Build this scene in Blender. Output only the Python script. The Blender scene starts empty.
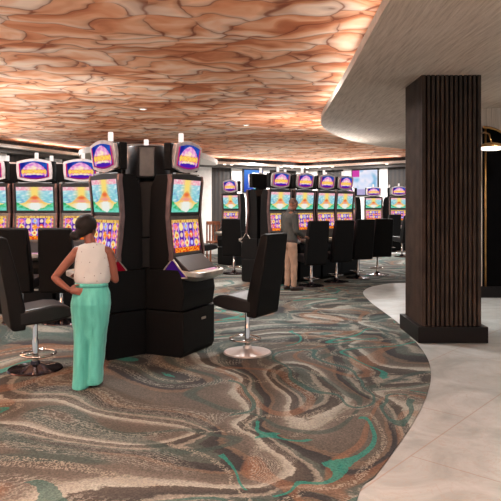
import bpy, bmesh, math, random
from mathutils import Vector, Matrix, noise
R = math.radians
PI = math.pi
random.seed(4)
C = bpy.context.scene.collection
EXPO = 0.0
CAMH = 1.65
F = 600.0
HY = 206.0

# ------------------------------------------------------------------ helpers
def lin(c):
    return tuple((x/12.92 if x <= .04045 else ((x+.055)/1.055)**2.4) for x in [v/255.0 for v in c])

def at(px, Y):
    return (px-250.5)/F*Y

class NT:
    """tiny node-tree helper"""
    def __init__(s, name):
        s.m = bpy.data.materials.new(name); s.m.use_nodes = True
        s.t = s.m.node_tree; s.t.nodes.clear()
        s.out = s.t.nodes.new('ShaderNodeOutputMaterial')
    def n(s, typ, _in=None, **kw):
        nd = s.t.nodes.new('ShaderNode'+typ)
        for k, v in kw.items(): setattr(nd, k, v)
        for k, v in (_in or {}).items():
            if hasattr(v, 'is_output') or isinstance(v, bpy.types.NodeSocket): s.t.links.new(v, nd.inputs[k])
            else: nd.inputs[k].default_value = v
        return nd
    def link(s, a, b): s.t.links.new(a, b)
    def math(s, op, a, b=None, c=None):
        i = {0: a}
        if b is not None: i[1] = b
        if c is not None: i[2] = c
        return s.n('Math', i, operation=op).outputs[0]
    def vec(s, op, a, b=None, scale=None):
        i = {0: a}
        if b is not None: i[1] = b
        nd = s.n('VectorMath', i, operation=op)
        if scale is not None: nd.inputs['Scale'].default_value = scale
        return nd.outputs[0]
    def ramp(s, fac, stops, mode='LINEAR'):
        nd = s.n('ValToRGB', {0: fac}); cr = nd.color_ramp; cr.interpolation = mode
        while len(cr.elements) < len(stops): cr.elements.new(.5)
        for e, (p, c) in zip(cr.elements, stops):
            e.position = p; e.color = (*(lin(c) if not isinstance(c, float) else (c, c, c)), 1)
        return nd.outputs[0]
    def mix(s, fac, a, b, bt='MIX'):
        nd = s.n('Mix', data_type='RGBA', blend_type=bt)
        for k, v in ((0, fac), (6, a), (7, b)):
            if isinstance(v, bpy.types.NodeSocket): s.link(v, nd.inputs[k])
            elif isinstance(v, tuple): nd.inputs[k].default_value = (*lin(v), 1)
            else: nd.inputs[k].default_value = v
        return nd.outputs[2]
    def bsdf(s, col, rough=.5, metal=0, bump=None, bs=.2, bd=.01, spec=.5, coat=0, sheen=0):
        b = s.n('BsdfPrincipled')
        for k, v in (('Base Color', col), ('Roughness', rough), ('Metallic', metal), ('Specular IOR Level', spec), ('Coat Weight', coat), ('Sheen Weight', sheen)):
            if isinstance(v, bpy.types.NodeSocket): s.link(v, b.inputs[k])
            elif isinstance(v, tuple): b.inputs[k].default_value = (*lin(v), 1)
            else: b.inputs[k].default_value = v
        if bump is not None:
            bn = s.n('Bump', {'Height': bump, 'Strength': bs, 'Distance': bd}); s.link(bn.outputs[0], b.inputs['Normal'])
        s.link(b.outputs[0], s.out.inputs[0]); return s.m

def simple(name, col, rough=.5, metal=0, var=.12, scale=8, bump=0, spec=.5, coat=0, sheen=0):
    t = NT(name); co = t.n('TexCoord').outputs['Object']
    nz = t.n('TexNoise', {'Vector': co, 'Scale': scale, 'Detail': 4}).outputs[0]
    a = tuple(v*(1-var) for v in col); b = tuple(min(255, v*(1+var)) for v in col)
    c = t.ramp(nz, [(.3, a), (.7, b)])
    bm = t.n('TexNoise', {'Vector': co, 'Scale': scale*20, 'Detail': 2}).outputs[0] if bump else None
    return t.bsdf(c, rough, metal, bm, bump or .1, .004, spec, coat, sheen)

def emit(name, col, strength=1.0, attr=None, gloss=True):
    t = NT(name)
    e = t.n('Emission', {'Strength': strength/2**EXPO})
    if attr: t.link(t.n('Attribute', attribute_name=attr).outputs['Color'], e.inputs[0])
    else: e.inputs[0].default_value = (*lin(col), 1)
    t.link(e.outputs[0], t.out.inputs[0]); return t.m

# ------------------------------------------------------------------ materials
M = {}
M['black'] = simple('black_laminate', (9, 8, 8), .5, 0, .1, 6, .05, .16)
M['body'] = simple('charcoal_shell', (10, 9, 9), .45, 0, .1, 5, .03, .16)
M['bezel'] = simple('dark_bezel', (44, 42, 42), .35, .3)
M['bezel_light'] = simple('grey_bezel', (96, 92, 88), .35, .4)
M['bronze'] = simple('rose_bronze', (118, 94, 90), .3, .85)
M['silver'] = simple('brushed_silver', (190, 180, 170), .3, .8)
M['sign_frame'] = simple('pearl_frame', (214, 206, 206), .4, .2)
M['chrome'] = simple('chrome', (205, 200, 196), .12, 1, .04)
M['leather'] = simple('black_leather', (11, 10, 10), .55, 0, .15, 5, .15, .16)
M['leather_seat'] = simple('seat_leather', (22, 20, 21), .36, 0, .15, 5, .12, .35)
M['base_metal'] = simple('polished_base', (196, 190, 186), .3, .55, .04)
M['base_dark'] = simple('dark_polished_base', (66, 56, 60), .14, .9, .06)
M['white_glass'] = emit('lamp_glass', (255, 240, 232), 1.15)
M['lamp'] = emit('downlight_glow', (255, 240, 222), 3.0)
M['red'] = emit('red_glow', (110, 6, 22), .8)
M['purple'] = emit('purple_glow', (56, 20, 92), .9)
M['teal_glow'] = emit('teal_glow', (20, 92, 84), .8)
M['hub'] = simple('hub_grey', (50, 50, 52), .4, .3)
M['hub_light'] = simple('hub_panel_grey', (84, 86, 86), .4, .3)
M['plinth'] = simple('dark_plinth', (17, 11, 9), .45, 0, .1, 5, 0, .2)
M['slat'] = simple('walnut_slat', (58, 47, 40), .6, 0, .18, 5, .05, .2)
M['groove'] = simple('groove_black', (5, 4, 4), .9, spec=.05)
M['white_panel'] = simple('white_panel', (244, 240, 236), .6, 0, .03)
M['ledge'] = simple('ledge_white', (214, 206, 198), .6, 0, .03)
M['ledge_dark'] = simple('ledge_grey', (92, 86, 82), .6, 0, .05)
M['brass'] = simple('brass', (176, 134, 82), .28, .9)
M['tan'] = simple('tan_wall', (170, 146, 118), .6, 0, .06)
M['screen'] = emit('screen_picture', None, .98, 'pic')
M['tvframe'] = simple('tv_frame', (18, 18, 20), .3)
M['skin_w'] = simple('skin_woman', (124, 74, 58), .45, 0, .05, 6, 0, .4)
M['skin_m'] = simple('skin_man', (146, 100, 80), .42, 0, .05, 6, 0, .4)
M['hair'] = simple('black_hair', (22, 17, 15), .6, 0, .3, 30, .3, .25)
M['stubble'] = simple('hair_short', (100, 70, 56), .6, 0, .2, 40, .2)
M['shirt_m'] = simple('grey_green_shirt', (62, 60, 55), .75, 0, .1, 9, .15)
M['tan_trousers'] = simple('tan_trousers', (158, 126, 104), .75, 0, .1, 7, .1)
M['belt'] = simple('belt_brown', (48, 32, 26), .5)
M['shoe'] = simple('dark_shoe', (42, 30, 26), .4)
M['sole'] = simple('light_sole', (200, 190, 178), .6)
M['white_shoe'] = simple('pale_shoe', (188, 160, 140), .5)
M['eye'] = simple('eye_white', (225, 220, 215), .2)
M['lip'] = simple('lip', (120, 60, 54), .4)
M['wood_brown'] = simple('brown_wood', (140, 84, 56), .45, 0, .2, 8)

def mat_slatwall():
    t = NT('dark_slat_wall'); co = t.n('TexCoord').outputs['UV']
    w = t.n('TexWave', {'Vector': co, 'Scale': 1.6, 'Distortion': 0}, wave_type='BANDS', bands_direction='X').outputs['Fac']
    nz = t.n('TexNoise', {'Vector': t.vec('MULTIPLY', co, (6, .6, 1)), 'Scale': 3, 'Detail': 4}).outputs[0]
    c = t.mix(w, (24, 18, 15), (50, 39, 32))
    c = t.mix(t.math('MULTIPLY', nz, .35), c, (46, 36, 30))
    return t.bsdf(c, .55, 0, w, .3, .02)
M['wall'] = mat_slatwall()

def mat_blouse():
    t = NT('white_dotted_cloth'); co = t.n('TexCoord').outputs['Object']
    v = t.n('TexVoronoi', {'Vector': co, 'Scale': 24, 'Randomness': .8}, feature='F1').outputs['Distance']
    d = t.math('LESS_THAN', v, .11)
    c = t.mix(d, (194, 198, 196), (92, 86, 84))
    f = t.n('TexNoise', {'Vector': co, 'Scale': 9, 'Detail': 3}).outputs[0]
    return t.bsdf(c, .8, 0, f, .4, .02)
M['blouse'] = mat_blouse()

def mat_teal():
    t = NT('teal_trouser_cloth'); co = t.n('TexCoord').outputs['Object']
    f = t.n('TexNoise', {'Vector': t.vec('MULTIPLY', co, (14, 14, 2.2)), 'Scale': 1.4, 'Detail': 3, 'Distortion': .5}).outputs[0]
    c = t.ramp(f, [(.3, (62, 156, 144)), (.7, (92, 192, 180))])
    return t.bsdf(c, .7, 0, f, .22, .02, sheen=.2)
M['teal'] = mat_teal()

def mat_carpet():
    t = NT('swirl_carpet'); co = t.n('TexCoord').outputs['Object']
    co = t.vec('ADD', co, (5.3, 2.6, 0))
    n1 = t.n('TexNoise', {'Vector': t.vec('MULTIPLY', co, (.5, .5, 1)), 'Scale': 1.0, 'Detail': .8}).outputs['Color']
    p = t.vec('ADD', co, t.vec('SCALE', t.vec('SUBTRACT', n1, (.5, .5, .5)), scale=3.0))
    q = t.vec('MULTIPLY', p, (1, 1, 0))
    f = t.n('TexNoise', {'Vector': q, 'Scale': .42, 'Detail': 1.6, 'Roughness': .45}).outputs['Fac']
    g = t.n('TexNoise', {'Vector': t.vec('ADD', q, (31, 7, 0)), 'Scale': .62, 'Detail': 1}).outputs['Fac']
    h = t.n('TexNoise', {'Vector': t.vec('ADD', q, (3, 51, 0)), 'Scale': .8, 'Detail': 1}).outputs['Fac']
    fine = t.n('TexNoise', {'Vector': co, 'Scale': 26, 'Detail': 3, 'Roughness': .7}).outputs['Fac']
    peb = t.n('TexNoise', {'Vector': co, 'Scale': 85, 'Detail': 2}).outputs['Fac']
    brush = t.n('TexNoise', {'Vector': t.vec('MULTIPLY', q, (1, 2.2, 1)), 'Scale': 5, 'Detail': 4, 'Roughness': .6}).outputs['Fac']
    fw = t.math('ADD', f, t.math('ADD', t.math('MULTIPLY', t.math('SUBTRACT', fine, .5), .014), t.math('MULTIPLY', t.math('SUBTRACT', brush, .5), .022)))
    band = t.math('FRACT', t.math('MULTIPLY', fw, 6.0))
    taupe = (98, 91, 86); dk = (74, 69, 66); char = (56, 54, 56); cream = (176, 168, 156)
    c = t.ramp(band, [(0, (108, 98, 90)), (.17, (100, 90, 82)), (.19, (124, 102, 86)), (.25, (114, 95, 82)), (.27, char), (.41, (70, 67, 66)), (.43, (88, 94, 88)), (.50, (96, 100, 94)), (.52, (160, 150, 138)), (.58, (142, 131, 120)), (.60, dk), (.75, (96, 86, 79)), (.77, (188, 182, 170)), (.86, (168, 161, 150)), (.90, (128, 116, 106)), (.99, (108, 98, 90))], 'LINEAR')
    # rust and grey-green patches of the second field
    gz = t.math('FRACT', t.math('MULTIPLY', g, 4.0))
    rz = t.ramp(gz, [(0, 0.0), (.30, 0.0), (.33, 1.0), (.44, 1.0), (.47, 0.0)])
    c = t.mix(t.math('MULTIPLY', rz, .45), c, (162, 108, 76))
    tz = t.ramp(gz, [(0, 0.0), (.70, 0.0), (.73, 1.0), (.82, 1.0), (.86, 0.0)])
    c = t.mix(t.math('MULTIPLY', tz, .7), c, (66, 86, 82))
    # combed streaks along the flow
    comb = t.math('SINE', t.math('ADD', t.math('MULTIPLY', f, 1100), t.math('MULTIPLY', fine, 20)))
    hz = t.math('FRACT', t.math('MULTIPLY', h, 3.6))
    zone = t.ramp(hz, [(0, 0.0), (.30, 0.0), (.38, 1.0), (.54, 1.0), (.64, 0.0)])
    m = t.math('GREATER_THAN', comb, t.math('MULTIPLY', t.math('SUBTRACT', .57, fine), 5.0))
    c = t.mix(t.math('MULTIPLY', t.math('MULTIPLY', m, zone), .55), c, (184, 176, 164))
    # pebbled speckle
    z2 = t.ramp(hz, [(0, 0.0), (.80, 0.0), (.82, 1.0), (.90, 1.0), (.92, 0.0)])
    spm = t.math('GREATER_THAN', peb, .52)
    c = t.mix(t.math('MULTIPLY', t.math('MULTIPLY', spm, z2), .7), c, (170, 158, 142))
    # teal ribbons
    hf = t.math('ADD', h, t.math('MULTIPLY', t.math('SUBTRACT', fine, .5), .01))
    rib = t.math('LESS_THAN', t.math('ABSOLUTE', t.math('SUBTRACT', hf, .56)), .009)
    c = t.mix(t.math('MULTIPLY', t.math('MULTIPLY', rib, t.math('GREATER_THAN', g, .50)), .8), c, (40, 140, 126))
    rib2 = t.math('LESS_THAN', t.math('ABSOLUTE', t.math('SUBTRACT', hf, .41)), .011)
    c = t.mix(t.math('MULTIPLY', t.math('MULTIPLY', rib2, t.math('LESS_THAN', f, .5)), .75), c, (58, 104, 98))
    c = t.mix(1.0, c, (216, 228, 232), 'MULTIPLY')
    c = t.mix(.55, c, t.ramp(peb, [(.3, (70, 66, 62)), (.7, (200, 195, 190))]), 'OVERLAY')
    return t.bsdf(c, .9, 0, peb, .4, .004, .2)
M['carpet'] = mat_carpet()

def mat_mural():
    t = NT('feathered_mural'); co = t.n('TexCoord').outputs['Object']
    n1 = t.n('TexNoise', {'Vector': co, 'Scale': 1.0, 'Detail': 2.2}).outputs['Color']
    p = t.vec('ADD', co, t.vec('SCALE', t.vec('SUBTRACT', n1, (.5, .5, .5)), scale=1.35))
    p2 = t.vec('MULTIPLY', p, (1.15, 1.7, 0))
    SC = 1.35
    v = t.n('TexVoronoi', {'Vector': p2, 'Scale': SC, 'Randomness': 1}, feature='DISTANCE_TO_EDGE').outputs['Distance']
    f1 = t.n('TexVoronoi', {'Vector': p2, 'Scale': SC, 'Randomness': 1}, feature='F1')
    sx = t.n('SeparateXYZ', {0: t.vec('SUBTRACT', t.vec('SCALE', p2, scale=SC), t.vec('SCALE', f1.outputs['Position'], scale=SC))})
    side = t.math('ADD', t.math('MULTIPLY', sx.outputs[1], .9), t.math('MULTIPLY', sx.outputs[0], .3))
    streak = t.n('TexNoise', {'Vector': t.vec('MULTIPLY', p, (1.0, 2.6, 1)), 'Scale': 1.0, 'Detail': 3, 'Roughness': .5, 'Distortion': .5}).outputs['Fac']
    big = t.n('TexNoise', {'Vector': t.vec('MULTIPLY', co, (.8, .35, 1)), 'Scale': .6, 'Detail': 2}).outputs['Fac']
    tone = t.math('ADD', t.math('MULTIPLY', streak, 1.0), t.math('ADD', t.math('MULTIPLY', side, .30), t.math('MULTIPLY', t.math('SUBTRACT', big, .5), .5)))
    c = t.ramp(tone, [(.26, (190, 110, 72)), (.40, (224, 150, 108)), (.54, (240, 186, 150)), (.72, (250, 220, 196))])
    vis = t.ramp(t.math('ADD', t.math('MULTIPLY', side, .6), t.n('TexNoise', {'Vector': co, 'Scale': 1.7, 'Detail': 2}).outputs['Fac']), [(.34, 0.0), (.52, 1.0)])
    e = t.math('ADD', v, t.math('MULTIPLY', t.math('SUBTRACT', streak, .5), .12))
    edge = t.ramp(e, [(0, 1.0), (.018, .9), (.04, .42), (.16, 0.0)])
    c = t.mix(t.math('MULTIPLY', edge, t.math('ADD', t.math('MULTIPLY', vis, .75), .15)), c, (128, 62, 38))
    return t.bsdf(c, .8, 0, None, spec=.1)
M['mural'] = mat_mural()

def mat_cream():
    t = NT('combed_plaster'); co = t.n('TexCoord').outputs['Object']
    n1 = t.n('TexNoise', {'Vector': co, 'Scale': .5, 'Detail': 1}).outputs['Color']
    p = t.vec('ADD', co, t.vec('SCALE', t.vec('SUBTRACT', n1, (.5, .5, .5)), scale=.16))
    s = t.n('TexNoise', {'Vector': t.vec('MULTIPLY', p, (24, 1.2, 1)), 'Scale': 1.6, 'Detail': 5, 'Roughness': .65}).outputs['Fac']
    c = t.ramp(s, [(.3, (176, 158, 142)), (.5, (202, 186, 170)), (.7, (218, 204, 190))])
    return t.bsdf(c, .75, 0, s, .5, .02, .2)
M['cream'] = mat_cream()

def mat_tile():
    t = NT('beige_marble_tile'); co = t.n('TexCoord').outputs['Object']
    rot = t.n('VectorRotate', {'Vector': t.vec('ADD', co, (0, .152, 0)), 'Angle': R(-49)}, rotation_type='Z_AXIS').outputs[0]
    b = t.n('TexBrick', {'Vector': rot, 'Scale': 1.0, 'Mortar Size': .006, 'Mortar Smooth': .2, 'Brick Width': 1.9, 'Row Height': .95,
                         'Color1': (1, 1, 1, 1), 'Color2': (.8, .8, .8, 1), 'Mortar': (0, 0, 0, 1)}, offset=.5)
    n1 = t.n('TexNoise', {'Vector': co, 'Scale': 1.6, 'Detail': 8, 'Roughness': .62, 'Distortion': 1.2}).outputs['Fac']
    n2 = t.n('TexNoise', {'Vector': rot, 'Scale': 4, 'Detail': 5, 'Distortion': 3}).outputs['Fac']
    c = t.ramp(n1, [(.35, (148, 150, 146)), (.5, (168, 170, 166)), (.65, (184, 186, 183))])
    vein = t.ramp(t.math('ABSOLUTE', t.math('SUBTRACT', n2, .5)), [(0, .45), (.02, 0.0)])
    c = t.mix(vein, c, (166, 146, 128))
    c = t.mix(t.math('MULTIPLY', b.outputs['Fac'], .6), c, (150, 120, 100))
    return t.bsdf(c, .36, 0, None, spec=.35)
M['tile'] = mat_tile()

# ------------------------------------------------------------------ mesh helpers
def obj(name, bm, mat, parent=None, smooth=False, bevel=0, seg=2, angle=True):
    me = bpy.data.meshes.new(name)
    bmesh.ops.recalc_face_normals(bm, faces=bm.faces[:])
    bm.to_mesh(me); bm.free()
    for m in (mat if isinstance(mat, (list, tuple)) else [mat]): me.materials.append(m)
    if smooth:
        me.polygons.foreach_set('use_smooth', [True]*len(me.polygons))
        if smooth == 'auto': me.set_sharp_from_angle(angle=R(40))
    o = bpy.data.objects.new(name, me); C.objects.link(o)
    if parent: o.parent = parent
    if bevel:
        b = o.modifiers.new('bevel', 'BEVEL'); b.width = bevel; b.segments = seg; b.limit_method = 'ANGLE'
        b.harden_normals = False
    return o

def tag(o, label, cat, group=None, kind=None):
    o['label'] = label; o['category'] = cat
    if group: o['group'] = group
    if kind: o['kind'] = kind
    return o
def thing(name, label, cat, loc=(0, 0, 0), rz=0, group=None):
    o = bpy.data.objects.new(name, None); C.objects.link(o); o.empty_display_size = .1
    o.location = loc; o.rotation_euler = (0, 0, rz)
    return tag(o, label, cat, group)
def struct(name, bm, mat, **k):
    o = obj(name, bm, mat, **k); o['kind'] = 'structure'; return o
def dup(root, loc, rz, label, group=None):
    r = root.copy(); C.objects.link(r); r.location = loc; r.rotation_euler = (0, 0, rz); r['label'] = label
    if group: r['group'] = group
    for ch in list(root.children):
        c = ch.copy(); C.objects.link(c); c.parent = r
        for g in ch.children:
            d = g.copy(); C.objects.link(d); d.parent = c
    return r

def box(bm, x0, x1, y0, y1, z0, z1, mi=0):
    v = [bm.verts.new((x, y, z)) for x in (x0, x1) for y in (y0, y1) for z in (z0, z1)]
    for q in ((0, 1, 3, 2), (4, 6, 7, 5), (0, 4, 5, 1), (2, 3, 7, 6), (0, 2, 6, 4), (1, 5, 7, 3)):
        f = bm.faces.new([v[i] for i in q]); f.material_index = mi
def prism_u(bm, prof, x0, x1, mi=0):
    """profile of (u forward = -y, z), extruded in x"""
    a = [bm.verts.new((x0, -u, z)) for u, z in prof]; b = [bm.verts.new((x1, -u, z)) for u, z in prof]
    n = len(prof)
    f = bm.faces.new(a); f.material_index = mi; f = bm.faces.new(b[::-1]); f.material_index = mi
    for i in range(n):
        f = bm.faces.new((a[i], b[i], b[(i+1) % n], a[(i+1) % n])); f.material_index = mi
def prism_z(bm, pts, z0, z1, mi=0):
    a = [bm.verts.new((x, y, z0)) for x, y in pts]; b = [bm.verts.new((x, y, z1)) for x, y in pts]
    n = len(pts)
    f = bm.faces.new(a[::-1]); f.material_index = mi; f = bm.faces.new(b); f.material_index = mi
    for i in range(n):
        f = bm.faces.new((a[i], a[(i+1) % n], b[(i+1) % n], b[i])); f.material_index = mi
def lathe(bm, prof, seg=32, c=(0, 0, 0), mi=0):
    rings = []
    for r, z in prof:
        if r < 1e-5: rings.append([bm.verts.new((c[0], c[1], c[2]+z))])
        else: rings.append([bm.verts.new((c[0]+r*math.cos(2*PI*i/seg), c[1]+r*math.sin(2*PI*i/seg), c[2]+z)) for i in range(seg)])
    for A, B in zip(rings, rings[1:]):
        for i in range(seg):
            j = (i+1) % seg
            if len(A) == 1 and len(B) == 1: continue
            vs = (A[0], B[j], B[i]) if len(A) == 1 else ((A[i], A[j], B[0]) if len(B) == 1 else (A[i], A[j], B[j], B[i]))
            f = bm.faces.new(vs); f.material_index = mi
def tube(bm, pts, r, seg=10, closed=False, mi=0):
    pts = [Vector(p) for p in pts]; n = len(pts)
    rr = r if isinstance(r, (list, tuple)) else [r]*n
    rings = []; prev = None
    for i, p in enumerate(pts):
        if closed: d = (pts[(i+1) % n]-pts[i-1])
        else: d = pts[min(i+1, n-1)]-pts[max(i-1, 0)]
        d.normalize()
        if prev is None:
            a = d.orthogonal().normalized()
        else:
            a = (prev - d*prev.dot(d)).normalized()
        prev = a; b = d.cross(a)
        rings.append([bm.verts.new(p+(a*math.cos(2*PI*k/seg)+b*math.sin(2*PI*k/seg))*rr[i]) for k in range(seg)])
    m = n if closed else n-1
    for i in range(m):
        A, B = rings[i], rings[(i+1) % n]
        for k in range(seg):
            f = bm.faces.new((A[k], A[(k+1) % seg], B[(k+1) % seg], B[k])); f.material_index = mi
    if not closed:
        f = bm.faces.new(rings[0][::-1]); f.material_index = mi; f = bm.faces.new(rings[-1]); f.material_index = mi
def picture(name, fn, nx, ny, place, parent):
    """grid of vertices coloured by fn(u,v); place(u,v)->xyz"""
    me = bpy.data.meshes.new(name)
    vs = [place(i/nx, j/ny) for j in range(ny+1) for i in range(nx+1)]
    fs = [(j*(nx+1)+i, j*(nx+1)+i+1, (j+1)*(nx+1)+i+1, (j+1)*(nx+1)+i) for j in range(ny) for i in range(nx)]
    me.from_pydata(vs, [], fs); me.materials.append(M['screen'])
    ca = me.color_attributes.new('pic', 'FLOAT_COLOR', 'POINT')
    k = 0
    for j in range(ny+1):
        for i in range(nx+1):
            ca.data[k].color = (*lin(fn(i/nx, j/ny)), 1); k += 1
    o = bpy.data.objects.new(name, me); C.objects.link(o)
    if parent: o.parent = parent
    return o

# ------------------------------------------------------------------ picture contents
def mixc(a, b, t):
    t = max(0, min(1, t)); return tuple(x+(y-x)*t for x, y in zip(a, b))
def nz(x, y, s=0): return noise.noise(Vector((x, y, s)))
def pic_upper(u, v):
    c = mixc((110, 200, 206), (178, 220, 228), v)
    c = mixc(c, (116, 160, 206), 1.3*max(0, nz(u*9, v*12, 1)))
    c = mixc(c, (236, 244, 246), 1.5*max(0, nz(u*8, v*22, 5)))
    if v > .86: c = mixc((246, 150, 176), (244, 222, 220), .5+nz(u*22, v*16, 2)*1.4)
    beam = math.exp(-((u-.5)/.13)**2)
    c = mixc(c, (252, 220, 120), beam*1.2)
    hill = .30+.36*math.exp(-((u-.5)/.2)**2)+.03*nz(u*12, 3)
    if v < hill:
        c = mixc((246, 196, 92), (253, 226, 140), abs(u-.5)*2+.5*nz(u*9, v*9, 8))
        c = mixc(c, (232, 110, 66), 1.3*math.exp(-(((u-.5)/.10)**2+((v-.54)/.07)**2)))
        c = mixc(c, (240, 150, 150), 1.0*math.exp(-(((u-.5)/.2)**2+((v-.40)/.06)**2)))
    if v < .34-.2*abs(u-.5):
        c = mixc(c, (238, 240, 232), 1.3*math.exp(-((u-.5)/.22)**2))
    edge = .36*(abs(u-.5)*2)**1.3+.05*nz(u*10, 7)
    if v < edge:
        c = mixc((50, 170, 100), (120, 214, 170), .5+nz(u*12, v*12, 3)*1.5)
        if v < edge*.45: c = mixc(c, (120, 214, 206), .7)
    return c
SYM = [(240, 84, 60), (252, 196, 70), (150, 170, 246), (244, 110, 160), (252, 150, 50), (250, 214, 120), (255, 226, 150)]
def pic_reel(u, v):
    if v < .15:
        return mixc((214, 50, 20), (254, 176, 50), .5+nz(u*16, v*22, 4)*1.8) if .05 < u < .95 else (90, 30, 70)
    if v > .91: return mixc((252, 226, 120), (190, 110, 60), .5+nz(u*40, v*8, 3)*1.6)
    if u < .05 or u > .95: return mixc((246, 206, 120), (210, 80, 130), .5+.5*math.sin(v*40))
    x = (u-.05)/.9*5; y = (v-.15)/.76*3; i, j = int(x), int(y); fx, fy = x-i-.5, y-j-.5
    c = (74, 26, 150) if abs(fx) < .40 else (196, 150, 236)
    c = mixc(c, (120, 40, 190), 1.5*max(0, nz(x*2, y*2, 2)))
    d = math.hypot(fx, fy*.92)
    s = SYM[(i*3+j*5) % 7]; s2 = SYM[(i*2+j*4+3) % 7]
    if (i+j*2) % 4 == 3: 
        if d < .27: c = mixc((238, 220, 250), s, .4)
    else:
        if d < .42+.12*nz(i*3+fx*3, j*3+fy*3, 6): c = mixc(s, (255, 240, 210), .9*max(0, nz(x*4, y*4, 9)*2))
        if d < .16+.08*nz(x*4, y*4, 2): c = s2
    return c
def pic_sign(u, v):
    c = mixc((30, 34, 140), (36, 110, 205), .5+nz(u*5, v*4, 11)*1.3)
    if u < .045 or u > .955: return (206, 40, 96)
    dome = math.hypot((u-.5)/.42, (v-.30)/.62)
    if dome < 1: c = mixc((222, 130, 206), (254, 212, 224), 1.25-dome+nz(u*9, v*8, 12)*1.3)
    if dome < .66: c = mixc(c, (255, 232, 196), .9+nz(u*12, v*10, 3))
    if v < .24-.6*(u-.5)**2 and abs(u-.5) < .36: c = (76, 30, 170)
    # a row of bright rounded letters, bigger at both ends
    k = (u-.08)/.84*8; i = int(k) if k >= 0 else -1
    if 0 <= i < 8:
        hgt = .15 if i in (0, 7) else .115
        cy = .38+.05*math.sin(PI*u); fx = k-i-.5; fy = (v-cy)/hgt
        d = math.hypot(fx*1.9, fy)
        if d < 1.12: c = (236, 96, 60)
        if d < .95: c = (255, 214, 96)
        if d < .38 and i % 2: c = (252, 170, 120)
    if v < .06: c = mixc(c, (170, 30, 90), .7)
    return c
def pic_tv_blue(u, v):
    c = mixc((40, 70, 190), (90, 150, 235), v)
    if abs((u-.5)-(v-.5)*.1) < .28 and .2 < v < .82: c = mixc(c, (200, 216, 240), .45+1.2*nz(u*9, v*9, 3))
    if v < .2 and u > .5: c = (40, 180, 200)
    return c
def pic_tv_pastel(u, v):
    c = mixc((214, 226, 250), (246, 240, 252), .5+nz(u*5, v*6, 2))
    c = mixc(c, (96, 170, 214), 1.2*max(0, nz(u*4+2, v*4, 7)))
    if v > .72 and u < .3: c = (214, 70, 170)
    if v < .22: c = mixc(c, (150, 130, 190), .6)
    return c

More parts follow.
